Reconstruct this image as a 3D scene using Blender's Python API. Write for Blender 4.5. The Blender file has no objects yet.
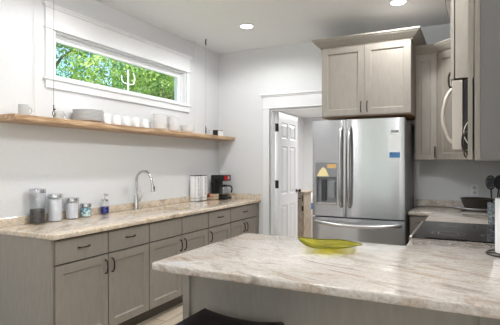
import bpy, bmesh, math, random
from mathutils import Vector, Matrix
random.seed(7)
PI = math.pi
S = bpy.context.scene
C = S.collection

# ------------------------------------------------------------------ camera, world, lights, exposure
cam_d = bpy.data.cameras.new('camera'); cam = bpy.data.objects.new('camera', cam_d); C.objects.link(cam)
cam_d.sensor_width = 36; cam_d.lens = 36 * 436 / 500; cam_d.shift_y = 0.0005
cam.location = (0, 0, 1.389); cam.rotation_euler = (PI / 2, 0, 0.4677)
cam_d.clip_start = 0.02
S.camera = cam
S.view_settings.view_transform = 'Standard'; S.view_settings.look = 'None'
S.view_settings.gamma = 1; S.view_settings.use_curve_mapping = False
S.view_settings.exposure = 0.70

w = bpy.data.worlds.new('world'); S.world = w; w.use_nodes = True
nt = w.node_tree; bg = nt.nodes['Background']
sky = nt.nodes.new('ShaderNodeTexSky'); sky.sky_type = 'NISHITA'
sky.sun_elevation = math.radians(48); sky.sun_rotation = math.radians(120); sky.sun_disc = False
nt.links.new(sky.outputs[0], bg.inputs[0]); bg.inputs[1].default_value = 0.2

def lamp(name, kind, loc, rot, power, size=1, size_y=None, color=(1, 1, 1), spot=None, blend=.5):
    d = bpy.data.lights.new(name, kind); d.energy = power; d.color = color
    if kind == 'AREA':
        d.size = size
        if size_y: d.shape = 'RECTANGLE'; d.size_y = size_y
    elif kind == 'SUN': d.angle = size
    else: d.shadow_soft_size = size
    if spot: d.spot_size = spot; d.spot_blend = blend
    o = bpy.data.objects.new(name, d); C.objects.link(o); o.location = loc; o.rotation_euler = rot
    return o
lamp('sunlight', 'SUN', (4, -8, 9), Vector((-.50, .28, -.82)).to_track_quat('-Z', 'Y').to_euler(), 8.5, math.radians(2), color=(1, .97, .92))
# added area fill lamps at the unseen windows behind the camera
WINL = [(-2.1, -4.3), (0.4, -4.3), (2.9, -4.3)]
for wx, wy in WINL:
    lamp('window_daylight', 'AREA', (wx, wy + .12, 1.55), (PI / 2, 0, PI), 14, 1.5, 1.9, (.93, .97, 1))
lamp('window_daylight', 'AREA', (4.35, -1.3, 1.6), (PI / 2, 0, PI / 2), 18, 3.0, 1.9, (.93, .97, 1))
CANS = [(-2.185, 4.25), (-.6, 4.25), (-2.185, 2.35), (-.6, 2.35), (-2.185, .2), (-.6, .2), (1.2, -.6), (-1.4, -2.2)]  # first two are visible; the rest are added, unseen, for room light

# ------------------------------------------------------------------ materials
def mat(name, col, rough=.5, metal=0, spec=None, trans=0, ior=1.45, coat=0, aniso=0, emit=None, estr=0, alpha=1):
    m = bpy.data.materials.new(name); m.use_nodes = True
    b = m.node_tree.nodes['Principled BSDF']
    b.inputs['Base Color'].default_value = (*col, 1); b.inputs['Roughness'].default_value = rough
    b.inputs['Metallic'].default_value = metal; b.inputs['IOR'].default_value = ior
    b.inputs['Transmission Weight'].default_value = trans; b.inputs['Coat Weight'].default_value = coat
    b.inputs['Anisotropic'].default_value = aniso
    if spec is not None: b.inputs['Specular IOR Level'].default_value = spec
    if emit: b.inputs['Emission Color'].default_value = (*emit, 1); b.inputs['Emission Strength'].default_value = estr
    return m
def s2l(*c): return tuple(((x / 255) / 12.92 if x / 255 <= .04045 else ((x / 255 + .055) / 1.055) ** 2.4) for x in c)
def N(m, t, **kw):
    n = m.node_tree.nodes.new(t)
    for k, v in kw.items():
        if k in n.inputs: n.inputs[k].default_value = v
        else: setattr(n, k, v)
    return n
def L(m, a, b): m.node_tree.links.new(a, b)
def coords(m, scale=(1, 1, 1), rot=(0, 0, 0), kind='Object'):
    tc = N(m, 'ShaderNodeTexCoord'); mp = N(m, 'ShaderNodeMapping')
    mp.inputs['Scale'].default_value = scale; mp.inputs['Rotation'].default_value = rot
    L(m, tc.outputs[kind], mp.inputs['Vector']); return mp.outputs[0]
def ramp(m, fac, stops):
    r = N(m, 'ShaderNodeValToRGB'); e = r.color_ramp.elements
    while len(e) < len(stops): e.new(.5)
    for i, (p, c) in enumerate(stops): e[i].position = p; e[i].color = (*c, 1)
    L(m, fac, r.inputs[0]); return r.outputs[0]
def noise_col(m, scale, stops, vs=(1, 1, 1), detail=4, bump=0, dist=0, rot=(0, 0, 0)):
    v = coords(m, vs, rot); n = N(m, 'ShaderNodeTexNoise', Scale=scale, Detail=detail, Distortion=dist)
    L(m, v, n.inputs['Vector']); b = m.node_tree.nodes['Principled BSDF']
    L(m, ramp(m, n.outputs['Fac'], stops), b.inputs['Base Color'])
    if bump:
        bp = N(m, 'ShaderNodeBump', Strength=bump, Distance=.002); L(m, n.outputs['Fac'], bp.inputs['Height'])
        L(m, bp.outputs[0], b.inputs['Normal'])
    return m

M = {}
M['wall'] = noise_col(mat('wall_paint', (0, 0, 0), .75), 60, [(.3, s2l(224, 225, 227)), (.7, s2l(227, 228, 230))], bump=.05)
M['ceiling'] = noise_col(mat('ceiling_paint', (0, 0, 0), .9), 40, [(.3, s2l(240, 241, 243)), (.7, s2l(242, 243, 245))], bump=.05)
M['trim'] = mat('white_trim_paint', s2l(238, 239, 241), .35)
M['white_door'] = mat('white_door_paint', s2l(236, 238, 242), .35)
M['cab'] = noise_col(mat('grey_stained_maple', (0, 0, 0), .45), 3.0,
                     [(.3, s2l(150, 143, 135)), (.5, s2l(154, 147, 138)), (.7, s2l(158, 151, 142))], vs=(14, 14, 3.0), detail=8, dist=.3)
M['cab_dark'] = mat('cabinet_shadow_gap', s2l(62, 56, 52), .7)  # dark body colour that puts shade into the gaps between fronts
M['laminate'] = mat('grey_laminate', s2l(120, 117, 116), .5)  # flat grey, darker than the cabinet finish
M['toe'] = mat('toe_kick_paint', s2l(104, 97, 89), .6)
M['cab_under'] = noise_col(mat('cabinet_raw_wood', (0, 0, 0), .6), 8, [(.3, s2l(150, 118, 88)), (.7, s2l(172, 138, 105))], vs=(1, 8, 8))
M['bronze'] = mat('oil_rubbed_bronze', s2l(66, 58, 54), .35, .8)
M['chrome'] = mat('brushed_nickel', s2l(205, 205, 205), .25, 1)
M['steel'] = mat('stainless_steel', s2l(198, 199, 202), .3, 1, aniso=.8); M['steel'].node_tree.nodes['Principled BSDF'].inputs['Anisotropic Rotation'].default_value = .25
m = M['steel']; tg = N(m, 'ShaderNodeTangent'); tg.direction_type = 'RADIAL'; tg.axis = 'Z'; L(m, tg.outputs[0], m.node_tree.nodes['Principled BSDF'].inputs['Tangent']); v = coords(m, (1, 1, 140)); n = N(m, 'ShaderNodeTexNoise', Scale=2.0, Detail=3.0); L(m, v, n.inputs['Vector'])
nb = N(m, 'ShaderNodeTexNoise', Scale=5.0, Detail=1.0); L(m, coords(m, (1, 1, .05)), nb.inputs['Vector']); bp = N(m, 'ShaderNodeBump', Strength=.6, Distance=.006); L(m, nb.outputs['Fac'], bp.inputs['Height']); L(m, bp.outputs[0], m.node_tree.nodes['Principled BSDF'].inputs['Normal'])
mr = N(m, 'ShaderNodeMapRange'); mr.inputs['To Min'].default_value = .18; mr.inputs['To Max'].default_value = .28
L(m, n.outputs['Fac'], mr.inputs['Value']); L(m, mr.outputs[0], m.node_tree.nodes['Principled BSDF'].inputs['Roughness'])
M['steel_light'] = mat('satin_steel', s2l(200, 192, 184), .35, .85)
M['dark_steel'] = mat('fridge_side_grey', s2l(120, 120, 122), .45, .3)
M['black'] = mat('black_plastic', s2l(26, 25, 26), .4)
M['blackglass'] = mat('black_ceramic_glass', s2l(26, 21, 20), .05, 0, spec=.18)
M['burner'] = mat('burner_ring_print', s2l(140, 132, 126), .2)
def thin_glass(name, tint, refl=1.45, rough=.02, boost=1.0):
    m = bpy.data.materials.new(name); m.use_nodes = True; nt_ = m.node_tree
    nt_.nodes.remove(nt_.nodes['Principled BSDF'])
    tr = N(m, 'ShaderNodeBsdfTransparent'); tr.inputs[0].default_value = (*tint, 1)
    gl = N(m, 'ShaderNodeBsdfGlossy'); gl.inputs['Roughness'].default_value = rough
    fr = N(m, 'ShaderNodeLayerWeight'); fr.inputs['Blend'].default_value = .5
    pw = N(m, 'ShaderNodeMath', operation='POWER'); pw.inputs[1].default_value = 4.0; L(m, fr.outputs['Facing'], pw.inputs[0])
    mu = N(m, 'ShaderNodeMath', operation='MULTIPLY_ADD'); mu.inputs[1].default_value = .55 * boost; mu.inputs[2].default_value = .04 * boost; mu.use_clamp = True
    mx = N(m, 'ShaderNodeMixShader'); L(m, pw.outputs[0], mu.inputs[0]); L(m, mu.outputs[0], mx.inputs[0]); L(m, tr.outputs[0], mx.inputs[1]); L(m, gl.outputs[0], mx.inputs[2])
    L(m, mx.outputs[0], nt_.nodes['Material Output'].inputs['Surface']); return m
M['milk_glass'] = mat('frosted_glass', s2l(238, 240, 241), .15, trans=.45, ior=1.3)
M['glass'] = thin_glass('clear_glass', (.975, .98, .985), boost=1.0)
M['pane'] = thin_glass('window_glass', (.98, .99, .99), boost=.5)
M['porcelain'] = mat('white_porcelain', s2l(246, 246, 247), .2)
M['porcelain_grey'] = mat('grey_porcelain', s2l(205, 206, 208), .25)
M['vinyl'] = mat('white_window_vinyl', s2l(240, 241, 243), .4)
M['leather'] = noise_col(mat('dark_leather', (0, 0, 0), .45, spec=.25), 120, [(.3, s2l(20, 10, 18)), (.7, s2l(28, 15, 25))], bump=.15)
M['darkwood'] = mat('espresso_wood', s2l(40, 28, 24), .4)
M['blue_soap'] = mat('blue_soap', s2l(20, 35, 140), .2, trans=.2)
M['coffee'] = noise_col(mat('dark_coffee_grounds', (0, 0, 0), .8), 90, [(.3, s2l(25, 22, 22)), (.7, s2l(85, 80, 80))])
M['flour'] = mat('white_powder', s2l(232, 233, 238), .9)
M['pods'] = noise_col(mat('aqua_and_white_pods', (0, 0, 0), .4), 45, [(.38, s2l(60, 130, 160)), (.45, s2l(170, 215, 220)), (.6, s2l(225, 238, 235))], detail=1)
M['red'] = mat('red_plastic', s2l(190, 22, 30), .25)
M['tomato'] = mat('red_fruit', s2l(150, 45, 30), .35)
M['lime'] = mat('green_fruit', s2l(120, 150, 60), .4)
M['lightwood'] = noise_col(mat('pale_wood', (0, 0, 0), .6), 6, [(.3, s2l(196, 170, 142)), (.7, s2l(216, 192, 166))], vs=(8, 1, 8))
M['paper'] = mat('white_paper', s2l(244, 245, 247), .8)
M['blue_ink'] = noise_col(mat('blue_print', (0, 0, 0), .7), 60, [(.35, s2l(40, 90, 150)), (.6, s2l(90, 140, 190))])
M['grey_magnet'] = mat('grey_magnet', s2l(160, 162, 166), .5)
M['grey_panel'] = mat('dispenser_grey', s2l(150, 152, 156), .35, .3)
M['grey_dark'] = mat('dispenser_dark', s2l(70, 72, 76), .4, .2)
M['displayglow'] = mat('pale_yellow_display', s2l(226, 212, 165), .3, emit=s2l(250, 225, 150), estr=.15)  # reflection on the dispenser panel put into colour, with faint emission
M['amber'] = mat('amber_display', s2l(215, 180, 125), .3, emit=s2l(230, 170, 90), estr=.1)  # plain amber tone with faint emission
M['display'] = mat('gloss_display', s2l(190, 178, 140), .08)
M['yellow_glass'] = thin_glass('chartreuse_glass', s2l(240, 238, 140), boost=1.6)
M['olive_glass'] = mat('olive_glass_rim', s2l(120, 122, 30), .1, trans=.3)
M['pan'] = noise_col(mat('seasoned_dark_pan', (0, 0, 0), .35, .4), 150, [(.4, s2l(62, 54, 48)), (.7, s2l(92, 82, 72))])
M['pan_in'] = mat('dark_pan_inside', s2l(40, 36, 34), .5)
M['tray'] = mat('pale_grey_stoneware', s2l(228, 230, 235), .25)
M['granite_grey'] = noise_col(mat('speckled_grey_crock', (0, 0, 0), .4), 60, [(.35, s2l(90, 98, 108)), (.5, s2l(140, 150, 158)), (.65, s2l(190, 198, 204))], detail=6)
M['utensil'] = mat('black_nylon', s2l(36, 38, 42), .45)
M['wire'] = mat('steel_cable', s2l(150, 150, 150), .4, .6)
M['wiredark'] = mat('dark_cable_fitting', s2l(50, 48, 46), .4, .7)
M['cord'] = mat('white_cord', s2l(214, 212, 206), .5)
M['bark'] = noise_col(mat('tree_bark', (0, 0, 0), .9), 8, [(.3, s2l(110, 95, 80)), (.7, s2l(150, 135, 118))], vs=(3, 3, 1))
M['blueplastic'] = mat('blue_plastic', s2l(60, 130, 205), .4)
M['sinkcream'] = mat('cream_composite', s2l(226, 218, 206), .3)
M['lampglow'] = mat('downlight_glow', (1, 1, 1), .5, emit=(1, .97, .92), estr=9)
M['globeglow'] = mat('opal_globe', (1, 1, 1), .5, emit=(1, .98, .95), estr=6)
M['grass'] = noise_col(mat('lawn', (0, 0, 0), .9), 3, [(.3, s2l(70, 110, 50)), (.7, s2l(110, 150, 70))])
def leafmat(name, a, b):
    m = mat(name, a, .5); bs = m.node_tree.nodes['Principled BSDF']
    v = coords(m, (1, 1, 1)); n = N(m, 'ShaderNodeTexNoise', Scale=2.4, Detail=5.0); L(m, v, n.inputs['Vector'])
    c = ramp(m, n.outputs['Fac'], [(.38, a), (.62, b)]); L(m, c, bs.inputs['Base Color'])
    tl = N(m, 'ShaderNodeBsdfTranslucent'); L(m, c, tl.inputs['Color'])
    mx = N(m, 'ShaderNodeMixShader'); mx.inputs[0].default_value = .45
    out = m.node_tree.nodes['Material Output']
    L(m, bs.outputs[0], mx.inputs[1]); L(m, tl.outputs[0], mx.inputs[2]); L(m, mx.outputs[0], out.inputs['Surface'])
    return m
M['leafy'] = leafmat('yellow_green_leaves', s2l(92, 138, 62), s2l(176, 198, 112))
M['leafg'] = leafmat('blue_green_leaves', s2l(50, 120, 75), s2l(120, 180, 90))

def granite(name, ang, warm_lit):
    m = mat(name, (.5, .5, .5), .12, coat=.3); b = m.node_tree.nodes['Principled BSDF']
    v0 = coords(m, (1, 1, 1), (0, 0, -ang)); mp2 = N(m, 'ShaderNodeMapping'); mp2.inputs['Scale'].default_value = (.9, 3.2, 2.0); L(m, v0, mp2.inputs['Vector']); v = mp2.outputs[0]
    n0 = N(m, 'ShaderNodeTexNoise', Scale=1.6, Detail=3.0, Distortion=.4); L(m, v, n0.inputs['Vector'])
    add = N(m, 'ShaderNodeMixRGB', blend_type='LINEAR_LIGHT'); add.inputs[0].default_value = .28
    L(m, v, add.inputs[1]); L(m, n0.outputs['Color'], add.inputs[2])
    n1 = N(m, 'ShaderNodeTexNoise', Scale=3.4 if warm_lit else 4.2, Detail=9.0, Roughness=.62, Distortion=.9); L(m, add.outputs[0], n1.inputs['Vector'])
    if warm_lit: st = [(.28, s2l(158, 140, 126)), (.39, s2l(210, 193, 173)), (.50, s2l(234, 222, 206)), (.59, s2l(224, 202, 172)), (.70, s2l(182, 164, 148))]
    else: st = [(.28, s2l(150, 138, 128)), (.40, s2l(198, 186, 174)), (.49, s2l(224, 217, 209)), (.56, s2l(216, 206, 196)), (.63, s2l(200, 184, 168)), (.74, s2l(166, 152, 142))]
    c1 = ramp(m, n1.outputs['Fac'], st)
    n2 = N(m, 'ShaderNodeTexNoise', Scale=9.0, Detail=6.0, Roughness=.6, Distortion=2.0); L(m, add.outputs[0], n2.inputs['Vector'])
    f2 = ramp(m, n2.outputs['Fac'], [(.47, (0, 0, 0)), (.50, (1, 1, 1)), (.53, (0, 0, 0))])
    mx = N(m, 'ShaderNodeMixRGB'); mu = N(m, 'ShaderNodeMath', operation='MULTIPLY'); mu.inputs[1].default_value = .45
    L(m, f2, mu.inputs[0]); L(m, mu.outputs[0], mx.inputs[0]); L(m, c1, mx.inputs[1])
    mx.inputs[2].default_value = (*(s2l(150, 122, 96) if warm_lit else s2l(156, 136, 120)), 1)
    n3 = N(m, 'ShaderNodeTexNoise', Scale=70.0, Detail=3.0); L(m, coords(m), n3.inputs['Vector'])
    f3 = ramp(m, n3.outputs['Fac'], [(.35, (.82, .81, .80)), (.55, (1, 1, 1))])
    mm = N(m, 'ShaderNodeMixRGB', blend_type='MULTIPLY'); mm.inputs[0].default_value = .7
    L(m, mx.outputs[0], mm.inputs[1]); L(m, f3, mm.inputs[2]); L(m, mm.outputs[0], b.inputs['Base Color'])
    return m
M['granite'] = granite('cream_veined_granite', -.28, False)
M['granite_warm'] = granite('warm_veined_granite', PI / 2 + .45, True)  # left-run copy of the granite, warm light mixed into its colours
def shelfwood():
    m = mat('oak_shelf_wood', (.5, .3, .2), .5); b = m.node_tree.nodes['Principled BSDF']
    v = coords(m, (14, 1, 14)); n = N(m, 'ShaderNodeTexNoise', Scale=3.0, Detail=8.0, Distortion=.8); L(m, v, n.inputs['Vector'])
    L(m, ramp(m, n.outputs['Fac'], [(.3, s2l(140, 108, 80)), (.5, s2l(188, 154, 120)), (.7, s2l(214, 186, 154))]), b.inputs['Base Color'])
    bp = N(m, 'ShaderNodeBump', Strength=.25, Distance=.003); L(m, n.outputs['Fac'], bp.inputs['Height']); L(m, bp.outputs[0], b.inputs['Normal'])
    return m
M['shelf'] = shelfwood()
M['weathered'] = noise_col(mat('weathered_beige_wood', (0, 0, 0), .7), 10, [(.3, s2l(150, 138, 122)), (.7, s2l(186, 176, 160))], vs=(3, 3, 1))
def plankfloor():
    m = mat('light_oak_plank_floor', (.5, .4, .3), .4); b = m.node_tree.nodes['Principled BSDF']
    v = coords(m, (1, 1, 1), (0, 0, PI / 2))
    br = N(m, 'ShaderNodeTexBrick'); br.offset = .37
    for k, val in (('Scale', 1.0), ('Mortar Size', .003), ('Brick Width', 1.3), ('Row Height', .14)): br.inputs[k].default_value = val
    br.inputs['Color1'].default_value = (*s2l(222, 208, 188), 1); br.inputs['Color2'].default_value = (*s2l(200, 184, 164), 1)
    br.inputs['Mortar'].default_value = (*s2l(100, 85, 70), 1)
    L(m, v, br.inputs['Vector'])
    n = N(m, 'ShaderNodeTexNoise', Scale=3.0, Detail=7.0); L(m, coords(m, (12, 1, 1)), n.inputs['Vector'])
    mm = N(m, 'ShaderNodeMixRGB', blend_type='MULTIPLY'); mm.inputs[0].default_value = .6
    L(m, br.outputs['Color'], mm.inputs[1]); L(m, ramp(m, n.outputs['Fac'], [(.3, (.65, .6, .55)), (.6, (1, 1, 1))]), mm.inputs[2])
    L(m, mm.outputs[0], b.inputs['Base Color']); return m
M['floor'] = plankfloor()

# ------------------------------------------------------------------ mesh helpers
class MB:
    def __init__(s): s.bm = bmesh.new()
    def box(s, a, b, bev=0, seg=2):
        x0, y0, z0 = (min(a[i], b[i]) for i in range(3)); x1, y1, z1 = (max(a[i], b[i]) for i in range(3))
        t = bmesh.new()
        vs = [t.verts.new(p) for p in ((x0,y0,z0),(x1,y0,z0),(x1,y1,z0),(x0,y1,z0),(x0,y0,z1),(x1,y0,z1),(x1,y1,z1),(x0,y1,z1))]
        for f in ((0,3,2,1),(4,5,6,7),(0,1,5,4),(1,2,6,5),(2,3,7,6),(3,0,4,7)): t.faces.new([vs[i] for i in f])
        if bev: bmesh.ops.bevel(t, geom=t.edges[:], offset=bev, segments=seg, affect='EDGES', profile=.5)
        s.merge(t); return s
    def merge(s, t, mtx=None):
        if mtx: t.transform(mtx)
        me = bpy.data.meshes.new('t'); t.to_mesh(me); t.free(); s.bm.from_mesh(me); bpy.data.meshes.remove(me)
    def lathe(s, prof, c=(0, 0, 0), seg=24, mtx=None):
        t = bmesh.new(); rings = []
        for r, z in prof:
            if r < 1e-6: rings.append([t.verts.new((c[0], c[1], c[2] + z))])
            else: rings.append([t.verts.new((c[0] + r * math.cos(2*PI*i/seg), c[1] + r * math.sin(2*PI*i/seg), c[2] + z)) for i in range(seg)])
        for A, B in zip(rings, rings[1:]):
            for i in range(seg):
                j = (i + 1) % seg
                if len(A) == 1 and len(B) == 1: continue
                if len(A) == 1: t.faces.new((A[0], B[i], B[j]))
                elif len(B) == 1: t.faces.new((A[i], A[j], B[0]))
                else: t.faces.new((A[i], A[j], B[j], B[i]))
        if tuple(prof[0]) != tuple(prof[-1]):
            for R in (rings[0], rings[-1]):
                if len(R) > 1: t.faces.new(R)
        bmesh.ops.recalc_face_normals(t, faces=t.faces[:])
        s.merge(t, mtx); return s
    def tube(s, pts, r, seg=8, smooth=0, closed=False):
        pts = [Vector(p) for p in pts]
        if smooth:
            for _ in range(smooth):
                q = []
                n = len(pts)
                rng = range(n if closed else n - 1)
                if not closed: q.append(pts[0])
                for i in rng:
                    a, b = pts[i], pts[(i + 1) % n]; q += [a * .75 + b * .25, a * .25 + b * .75]
                if not closed: q.append(pts[-1])
                pts = q
        t = bmesh.new(); rings = []; n = len(pts); up = None
        for i, p in enumerate(pts):
            if closed: d = (pts[(i + 1) % n] - pts[i - 1]).normalized()
            else: d = (pts[min(i + 1, n - 1)] - pts[max(i - 1, 0)]).normalized()
            if up is None:
                up = Vector((0, 0, 1)) if abs(d.z) < .9 else Vector((1, 0, 0))
            up = (up - d * up.dot(d)).normalized(); sd = d.cross(up)
            rr = r[i] if isinstance(r, (list, tuple)) and len(r) == n else (r if not isinstance(r, (list, tuple)) else r[0])
            rings.append([t.verts.new(p + (up * math.cos(2*PI*k/seg) + sd * math.sin(2*PI*k/seg)) * rr) for k in range(seg)])
        pairs = list(zip(rings, rings[1:])) + ([(rings[-1], rings[0])] if closed else [])
        for A, B in pairs:
            for k in range(seg): t.faces.new((A[k], A[(k+1) % seg], B[(k+1) % seg], B[k]))
        if not closed: t.faces.new(rings[0]); t.faces.new(rings[-1])
        bmesh.ops.recalc_face_normals(t, faces=t.faces[:]); s.merge(t); return s
    def prism(s, poly, z0, z1, bev=0, seg=3, mtx=None, bevall=False):
        t = bmesh.new(); a = [t.verts.new((x, y, z0)) for x, y in poly]; b = [t.verts.new((x, y, z1)) for x, y in poly]
        t.faces.new(a[::-1]); t.faces.new(b); n = len(poly)
        for i in range(n): t.faces.new((a[i], a[(i+1) % n], b[(i+1) % n], b[i]))
        bmesh.ops.recalc_face_normals(t, faces=t.faces[:])
        if bev:
            e = [e for e in t.edges if bevall or abs(e.verts[0].co.z - e.verts[1].co.z) < 1e-6]
            bmesh.ops.bevel(t, geom=e, offset=bev, segments=seg, affect='EDGES', profile=.5)
        s.merge(t, mtx); return s
    def loops(s, w, h, lp, back=True):
        """rectangular concentric loops in the xz plane: lp = [(inset, y)]; front faces -y"""
        t = bmesh.new(); R = []
        for i, y in lp: R.append([t.verts.new(p) for p in ((i, y, i), (w - i, y, i), (w - i, y, h - i), (i, y, h - i))])
        for A, B in zip(R, R[1:]):
            for k in range(4): t.faces.new((A[k], A[(k+1) % 4], B[(k+1) % 4], B[k]))
        t.faces.new(R[-1])
        if back: t.faces.new(R[0][::-1])
        bmesh.ops.recalc_face_normals(t, faces=t.faces[:]); s.merge(t); return s
    def sweep(s, path, prof):
        """path: xy points, prof: (out, z); out is to the right of the travel direction"""
        t = bmesh.new(); P = [Vector((x, y)) for x, y in path]; n = len(P); rings = []
        for i in range(n):
            ds = []
            if i > 0: ds.append((P[i] - P[i-1]).normalized())
            if i < n - 1: ds.append((P[i+1] - P[i]).normalized())
            ns = [Vector((d.y, -d.x)) for d in ds]
            if len(ns) == 2:
                m_ = (ns[0] + ns[1]).normalized(); m_ = m_ / max(.3, m_.dot(ns[0]))
            else: m_ = ns[0]
            rings.append([t.verts.new((P[i].x + m_.x * o, P[i].y + m_.y * o, z)) for o, z in prof])
        k = len(prof)
        for A, B in zip(rings, rings[1:]):
            for j in range(k): t.faces.new((A[j], A[(j+1) % k], B[(j+1) % k], B[j]))
        t.faces.new(rings[0]); t.faces.new(rings[-1])
        bmesh.ops.recalc_face_normals(t, faces=t.faces[:]); s.merge(t); return s
    def build(s, name, m, parent=None, loc=None, rot=None, smooth=False):
        me = bpy.data.meshes.new(name); s.bm.to_mesh(me); s.bm.free()
        me.materials.append(M[m] if isinstance(m, str) else m)
        o = bpy.data.objects.new(name, me); C.objects.link(o)
        if parent: o.parent = parent
        if loc: o.location = loc
        if rot: o.rotation_euler = rot
        if smooth:
            for p in me.polygons: p.use_smooth = True
            me.set_sharp_from_angle(angle=math.radians(38))
        return o
def thing(name, label, cat, loc=(0, 0, 0), rotz=0, group=None):
    o = bpy.data.objects.new(name, None); C.objects.link(o); o.empty_display_size = .1
    o.location = loc; o.rotation_euler = (0, 0, rotz); return tag(o, label, cat, group)
def tag(o, label, cat, group=None, kind=None):
    o['label'] = label; o['category'] = cat
    if group: o['group'] = group
    if kind: o['kind'] = kind
    return o
def struct(name, mb, m, smooth=False, parent=None):
    o = mb.build(name, m, parent, smooth=smooth)
    if not parent: o['kind'] = 'structure'
    return o
def copy_tree(o, parent=None, loc=None, rotz=None, label=None, group=None):
    c = o.copy(); C.objects.link(c)
    if parent: c.parent = parent
    if loc is not None: c.location = loc
    if rotz is not None: c.rotation_euler = (0, 0, rotz)
    if label: c['label'] = label
    if group: c['group'] = group
    for ch in list(o.children): copy_tree(ch, c)
    return c

# ------------------------------------------------------------------ room shell
XL, YB, XR, ZC = -3.09, 5.16, .325, 2.888
struct('floor', MB().box((-3.3, -4.5, -.1), (4.6, 9.0, 0)), 'floor')
struct('ceiling', MB().box((-3.25, -4.5, ZC), (4.6, 5.3, ZC + .1)), 'ceiling')
WY0, WY1, WZ0, WZ1 = 2.50, 4.385, 2.085, 2.49     # window opening in the left wall
b = MB()
b.box((XL - .16, -4.5, 0), (XL, WY0, ZC)).box((XL - .16, WY1, 0), (XL, 5.3, ZC)).box((XL - .16, WY0, 0), (XL, WY1, WZ0)).box((XL - .16, WY0, WZ1), (XL, WY1, ZC))
struct('wall_left', b, 'wall')
DX0, DX1, DZ = -2.31, -1.50, 2.075                # door opening in the back wall
b = MB()
b.box((XL, YB, 0), (DX0, YB + .12, ZC)).box((DX1, YB, 0), (XR + .1, YB + .12, ZC)).box((DX0, YB, DZ), (DX1, YB + .12, ZC))
struct('wall_back', b, 'wall')
struct('wall_right', MB().box((XR, 1.75, 0), (XR + .12, YB, ZC)), 'wall')
# living area behind the camera
b = MB()
xs = [-3.1] + [v for wx, _ in WINL for v in (wx - .8, wx + .8)] + [4.6]
for i in range(0, len(xs), 2): b.box((xs[i], -4.5, 0), (xs[i+1], -4.38, ZC))
for wx, _ in WINL: b.box((wx - .8, -4.5, 0), (wx + .8, -4.38, .55)).box((wx - .8, -4.5, 2.55), (wx + .8, -4.38, ZC))
struct('wall_rear', b, 'wall')
b = MB(); b.box((4.5, -4.5, 0), (4.6, -2.85, ZC)).box((4.5, .25, 0), (4.6, 1.9, ZC)).box((4.5, -2.85, 0), (4.6, .25, .55)).box((4.5, -2.85, 2.6), (4.6, .25, ZC))
struct('wall_side', b, 'wall')
struct('wall_partition', MB().box((XR + .12, 1.75, 0), (4.6, 1.87, ZC)), 'wall')
# pantry room behind the door
struct('wall_pantry_far', MB().box((-3.3, 8.4, 0), (-.2, 8.5, 2.4)), 'wall')
struct('wall_pantry_left', MB().box((-3.12, 5.28, 0), (-3.02, 8.4, 2.4)), 'wall')
struct('wall_pantry_right', MB().box((-.9, 5.28, 0), (-.8, 8.4, 2.4)), 'wall')
struct('ceiling_pantry', MB().box((-3.12, 5.28, 2.30), (-.8, 8.5, 2.40)), 'ceiling')
lamp('pantry_light', 'AREA', (-1.9, 6.9, 2.26), (0, 0, 0), 22, .5, .5, (1, .98, .95))

# window trim
b = MB()
prof = [(0, 2.655), (.02, 2.655), (.026, 2.662), (.026, 2.672), (.036, 2.682), (.036, 2.692), (0, 2.692)]
b.sweep([(XL, 4.47), (XL + .02, 4.47), (XL + .02, 2.38), (XL, 2.38)][::-1], prof) if False else None
b.box((XL, 2.385, 2.672), (XL + .045, 4.465, 2.690), .003).box((XL, 2.395, 2.658), (XL + .034, 4.455, 2.674), .004)
b.box((XL, 2.405, 2.498), (XL + .022, 4.445, 2.660))
b.box((XL, 2.398, 2.486), (XL + .036, 4.452, 2.500), .003)
b.box((XL, 2.41, 2.085), (XL + .02, 2.50, 2.49)).box((XL, 4.385, 2.085), (XL + .02, 4.44, 2.49))
b.box((XL, 2.392, 2.070), (XL + .035, 4.458, 2.086), .004)
b.box((XL, 2.41, 2.004), (XL + .02, 4.44, 2.071), .002)
struct('trim_window', b, 'trim')
# window_1: vinyl frame, sash and glass
b = MB(); X0, X1 = XL - .15, XL - .0
def ring(b, xa, xb, y0, y1, z0, z1, t, bev=.002):
    b.box((xa, y0, z0), (xb, y0 + t, z1), bev).box((xa, y1 - t, z0), (xb, y1, z1), bev)
    b.box((xa, y0 + t, z0), (xb, y1 - t, z0 + t), bev).box((xa, y0 + t, z1 - t), (xb, y1 - t, z1), bev)
ring(b, XL - .16, XL, WY0, WY1, WZ0 + .0, WZ1 - .0, .018)
wf = struct('window_1', b, 'vinyl')
b = MB(); ring(b, XL - .075, XL - .040, WY0 + .0185, WY1 - .0185, WZ0 + .0185, WZ1 - .0185, .022)
b.box((XL - .085, WY0 + .04, WZ0 + .04), (XL - .052, WY0 + .062, WZ1 - .04)).box((XL - .085, WY1 - .10, WZ0 + .04), (XL - .052, WY1 - .04, WZ1 - .04))
b.box((XL - .085, WY0 + .062, WZ1 - .074), (XL - .052, WY1 - .10, WZ1 - .04), .002).box((XL - .085, WY0 + .062, WZ0 + .0385), (XL - .052, WY1 - .10, WZ0 + .046))
b.build('window_sash', 'vinyl', wf)
MB().box((XL - .072, WY0 + .06, WZ0 + .045), (XL - .066, WY1 - .098, WZ1 - .072)).build('window_pane', 'pane', wf)
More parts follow.
